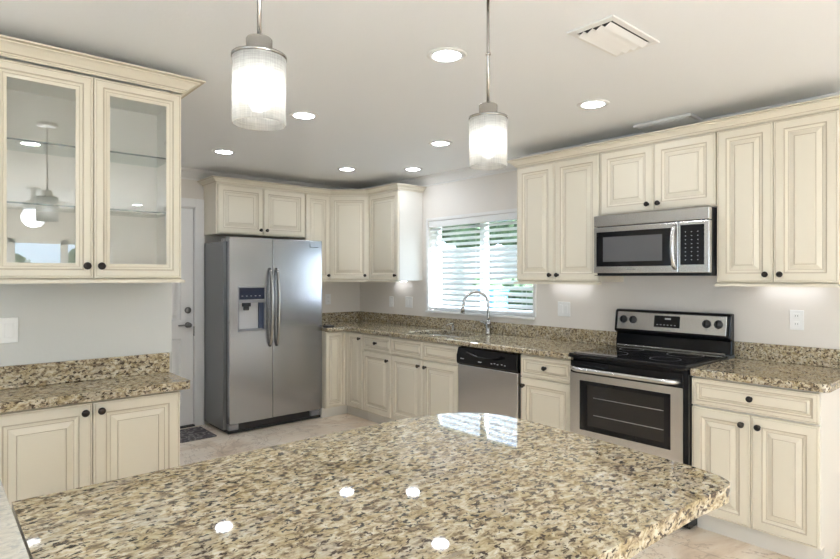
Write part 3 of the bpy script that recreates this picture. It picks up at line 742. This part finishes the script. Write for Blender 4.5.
# ------------------------------------------------------------------ outlets and switches
def plate(label, loc, rz, kind, w=.072, h=.116):
    t = thing('switch_plate' if kind == 'switch' else 'outlet', label, 'light switch' if kind == 'switch' else 'outlet', loc, rz)
    obj('cover_plate', B((-w/2, w/2, -.006, -.001, -h/2, h/2)), PLAST, t, .002)
    if kind == 'switch':
        for k in range(2 if w > .1 else 1):
            cx = (k-.5)*.046 if w > .1 else 0
            obj('rocker', B((cx-.0165, cx+.0165, -.0095, -.0062, -.033, .033)), PLAST, t, .0015)
    else:
        for z in (-.024, .024):
            r = obj('receptacle', B((-.016, .016, -.0085, -.0062, z-.014, z+.014)), PLAST, t, .002)
            obj('slots', B((-.007, -.005, -.0088, -.0086, z-.004, z+.006), (.005, .007, -.0088, -.0086, z-.004, z+.006)), BLACKM, r)
    return t
plate('white wall outlet in the corner just right of the refrigerator', (0, -.44, 1.17), PI/2, 'outlet')
plate('white single switch on the back wall left of the window, nearer the corner', (.60, 0, 1.15), 0, 'switch')
plate('white double switch on the back wall closest to the window blind', (.90, 0, 1.155), 0, 'switch', .116)
plate('wide white double switch between the window and the range', (2.83, 0, 1.165), 0, 'switch', .116)
plate('white outlet on the wall right of the range', (4.437, 0, 1.17), 0, 'outlet')
t = plate('white rocker switch on the wall below the glass-door cabinet', (HX, -3.566, 1.18), PI/2, 'switch')

# small black object at the counter end by the refrigerator
o = obj('black_box', B((-.04,.05,-.04,.04,0,.02)), BLACKM, None, .003, loc=(.585,-.80,CT1+.0008)); tag(o, 'small flat black object on the counter end beside the refrigerator', 'box')

# ------------------------------------------------------------------ ceiling fixtures
def downlight(label, x, y, r=.078):
    t = thing('recessed_light', label, 'ceiling light', (x, y, H-.0005), 0, 'recessed ceiling lights')
    bm = bmesh.new(); lathe(bm, [(r*.80,-.001),(r*.82,-.006),(r*1.12,-.005),(r*1.18,0),(r*.80,0)], None, 36, close=True); obj('trim_ring', bm, WHITE, t)
    bm = bmesh.new(); lathe(bm, [(0,-.003),(r*.79,-.0025),(r*.79,-.0005),(0,-.0005)], None, 32); obj('lens', bm, LED, t)
downlight('largest round recessed light, nearest the tall right pendant rod', 3.61, -2.053)
downlight('round recessed light below the ceiling vent, nearest the microwave', 3.646, -.897)
downlight('round recessed light just right of the left pendant shade', 2.322, -2.06)
downlight('round recessed light just left of the right pendant shade', 2.346, -.905)
downlight('small round recessed light above the refrigerator, nearest the panel door', .979, -2.03)
downlight('small round recessed light above the corner wall cabinets, left of a similar one', 1.012, -.861)
downlight('small round recessed light closest to the sink window', 1.422, -.392)
downlight('round recessed light behind the camera near the patio side', 4.95, -3.25)
for (x, y) in ((6.6,-1.6),(6.6,-4.6),(8.4,-1.6),(8.4,-5.6)): downlight('round recessed light in the living room ceiling behind the camera', x, y)

downlight('added unseen light in the hallway behind the glass-door cabinet wall', 1.0, -3.25)  # lamp added out of view to brighten the panel door
downlight('added unseen hallway light nearer the panel door', 1.0, -2.68)  # second added lamp, hidden by the hutch, for the same door
def strip(label, x0, x1, y0, y1, z, s=9):
    t = thing('under_cabinet_light', label, 'light', ((x0+x1)/2, (y0+y1)/2, z), 0, 'under-cabinet light strips')
    a, b = (x1-x0)/2, (y1-y0)/2
    obj('housing', B((-a, a, -b, b, -.010, -.0005)), PLAST, t); obj('diffuser', B((-a+.004, a-.004, -b+.004, b-.004, -.0125, -.0105)), UCL if s < 10 else UCL2, t)
UCL = m_emit('strip_glow', (1,.92,.84), 8); UCL2 = m_emit('bright_strip_glow', (1,.92,.84), 11)
strip('slim light strip under the tall wall cabinets left of the microwave', 2.72, 3.08, -.075, -.045, UZ0-.0005)
strip('slim light strip under the tall wall cabinets right of the microwave', 4.25, 4.58, -.075, -.045, UZ0-.0005)
strip('slim light strip under the wall cabinet left of the sink window', .68, .93, -.075, -.045, UZ0-.0005, 20)
strip('slim light strip under the narrow wall cabinet beside the refrigerator', .045, .075, -.86, -.66, UZ0-.0005, 20)
t = thing('ceiling_vent', 'square white louvred air vent in the ceiling near the right pendant', 'vent', (4.22, -1.66, H-.0005))
obj('frame', B((-.105,.105,-.190,-.155,-.008,0),(-.105,.105,.155,.190,-.008,0),(-.105,-.080,-.155,.155,-.008,0),(.080,.105,-.155,.155,-.008,0)), WHITE, t, .002)
obj('backing', B((-.080,.080,-.155,.155,-.0012,-.0002)), BLACKM, t)
for i in range(4):
    x = -.058+i*.040
    bm = bmesh.new(); slabv = [(-.017,-.020),(.009,-.006),(.011,-.008),(-.015,-.0225)]
    a = [bm.verts.new((x+p, -.152, q)) for p, q in slabv]; b = [bm.verts.new((x+p, .152, q)) for p, q in slabv]
    for j in range(4): bm.faces.new((a[j],a[(j+1)%4],b[(j+1)%4],b[j]))
    bm.faces.new(a); bm.faces.new(b[::-1]); obj('louvre', bm, WHITE, t)
t = thing('ceiling_register', 'flat white ceiling register above the microwave cabinet crown', 'vent', (3.76, -.20, H-.0005))
obj('frame', B((-.19,.19,-.09,.09,-.020,0)), WHITE, t, .006)
bm = bmesh.new()
for i in range(6): box(bm, -.17, .17, -.07+i*.024, -.058+i*.024, -.024, -.020)
obj('louvre', bm, WHITE, t)

def pendant(label, x, y):
    zb = 1.791; R_ = .0630
    t = thing('pendant_light', label, 'pendant light', (x, y, zb), 0, 'pendant lights over the peninsula')
    bm = bmesh.new(); lathe(bm, [(0,H-zb-.001),(.062,H-zb-.001),(.062,H-zb-.018),(.05,H-zb-.024),(0,H-zb-.024)]); obj('canopy', bm, NICKEL, t)
    bm = bmesh.new(); tube(bm, [(0,0,.205),(0,0,H-zb-.024)], .0052, 12); obj('rod', bm, NICKEL, t)
    bm = bmesh.new(); lathe(bm, [(.0085,.372),(.0085,.378),(.005,.378),(.005,.372)], None, 12, close=True); obj('rod_coupling', bm, NICKEL, t)
    bm = bmesh.new(); lathe(bm, [(0,.157),(.060,.157),(.0650,.158),(.0650,.164),(.036,.170),(.031,.173),(.031,.203),(.029,.206),(.0072,.207),(.0072,.216),(0,.216)], None, 36); obj('cap', bm, NICKEL, t)
    bm = bmesh.new(); lathe(bm, [(R_,.0),(R_,.1565),(R_-.004,.1565),(R_-.004,.0)], None, 48, close=True)
    obj('shade', bm, SHADE, t)
    bm = bmesh.new(); lathe(bm, [(0,.0),(.018,.008),(.030,.030),(.031,.045),(.024,.068),(.014,.085),(.013,.1),(0,.1)], None, 24); obj('bulb', bm, BULB, t, loc=(0,0,.028))
    bm = bmesh.new(); lathe(bm, [(0,.128),(.016,.128),(.018,.1568),(0,.1568)], None, 20); obj('socket', bm, NICKEL, t)
pendant('left pendant light with frosted cylinder glass shade, the nearer and larger one', 4.199, -3.2455)
pendant('right pendant light with frosted cylinder glass shade and long visible rod, the smaller one', 4.21, -2.44)

# ceiling fan in the living room, seen only mirrored in the glass doors
t = thing('ceiling_fan', 'white ceiling fan with a globe light, mirrored in the glass cabinet door', 'ceiling fan', (7.5, -2.93, 1.98))
bm = bmesh.new(); lathe(bm, [(0,.20),(.08,.20),(.11,.23),(.11,.29),(.03,.32),(.03,.439),(.07,.440),(.07,.458),(0,.458)], None, 28); obj('motor', bm, WHITE, t)
bm = bmesh.new(); lathe(bm, [(0,0),(.07,.02),(.115,.08),(.12,.14),(.09,.199),(0,.199)], None, 28); obj('globe', bm, m_emit('globe_glow', (1,.96,.9), 7), t)
for k in range(5):
    o = obj('blade', B((.12,.62,-.06,.06,.25,.258)), WHITE, t, .003); o.rotation_euler = (0,0,k*2*PI/5+.3)

# ------------------------------------------------------------------ doormat
m = mat('doormat_weave', rough=.95); v = wcoords(m)
vo = N(m, 'ShaderNodeTexVoronoi', Scale=16); L(m, v, vo.inputs['Vector'])
L(m, ramp(m, vo.outputs[0], [(.0,(.06,.055,.055)),(.35,(.10,.09,.09)),(.45,(.30,.27,.25)),(.6,(.09,.08,.085))]), PB(m).inputs['Base Color'])
o = obj('doormat', B((-.2,.2,-.40,.40,0,.012)), m, None, .003, loc=(.30,-2.30,.0005)); tag(o, 'dark patterned doormat on the floor before the panel door', 'mat')
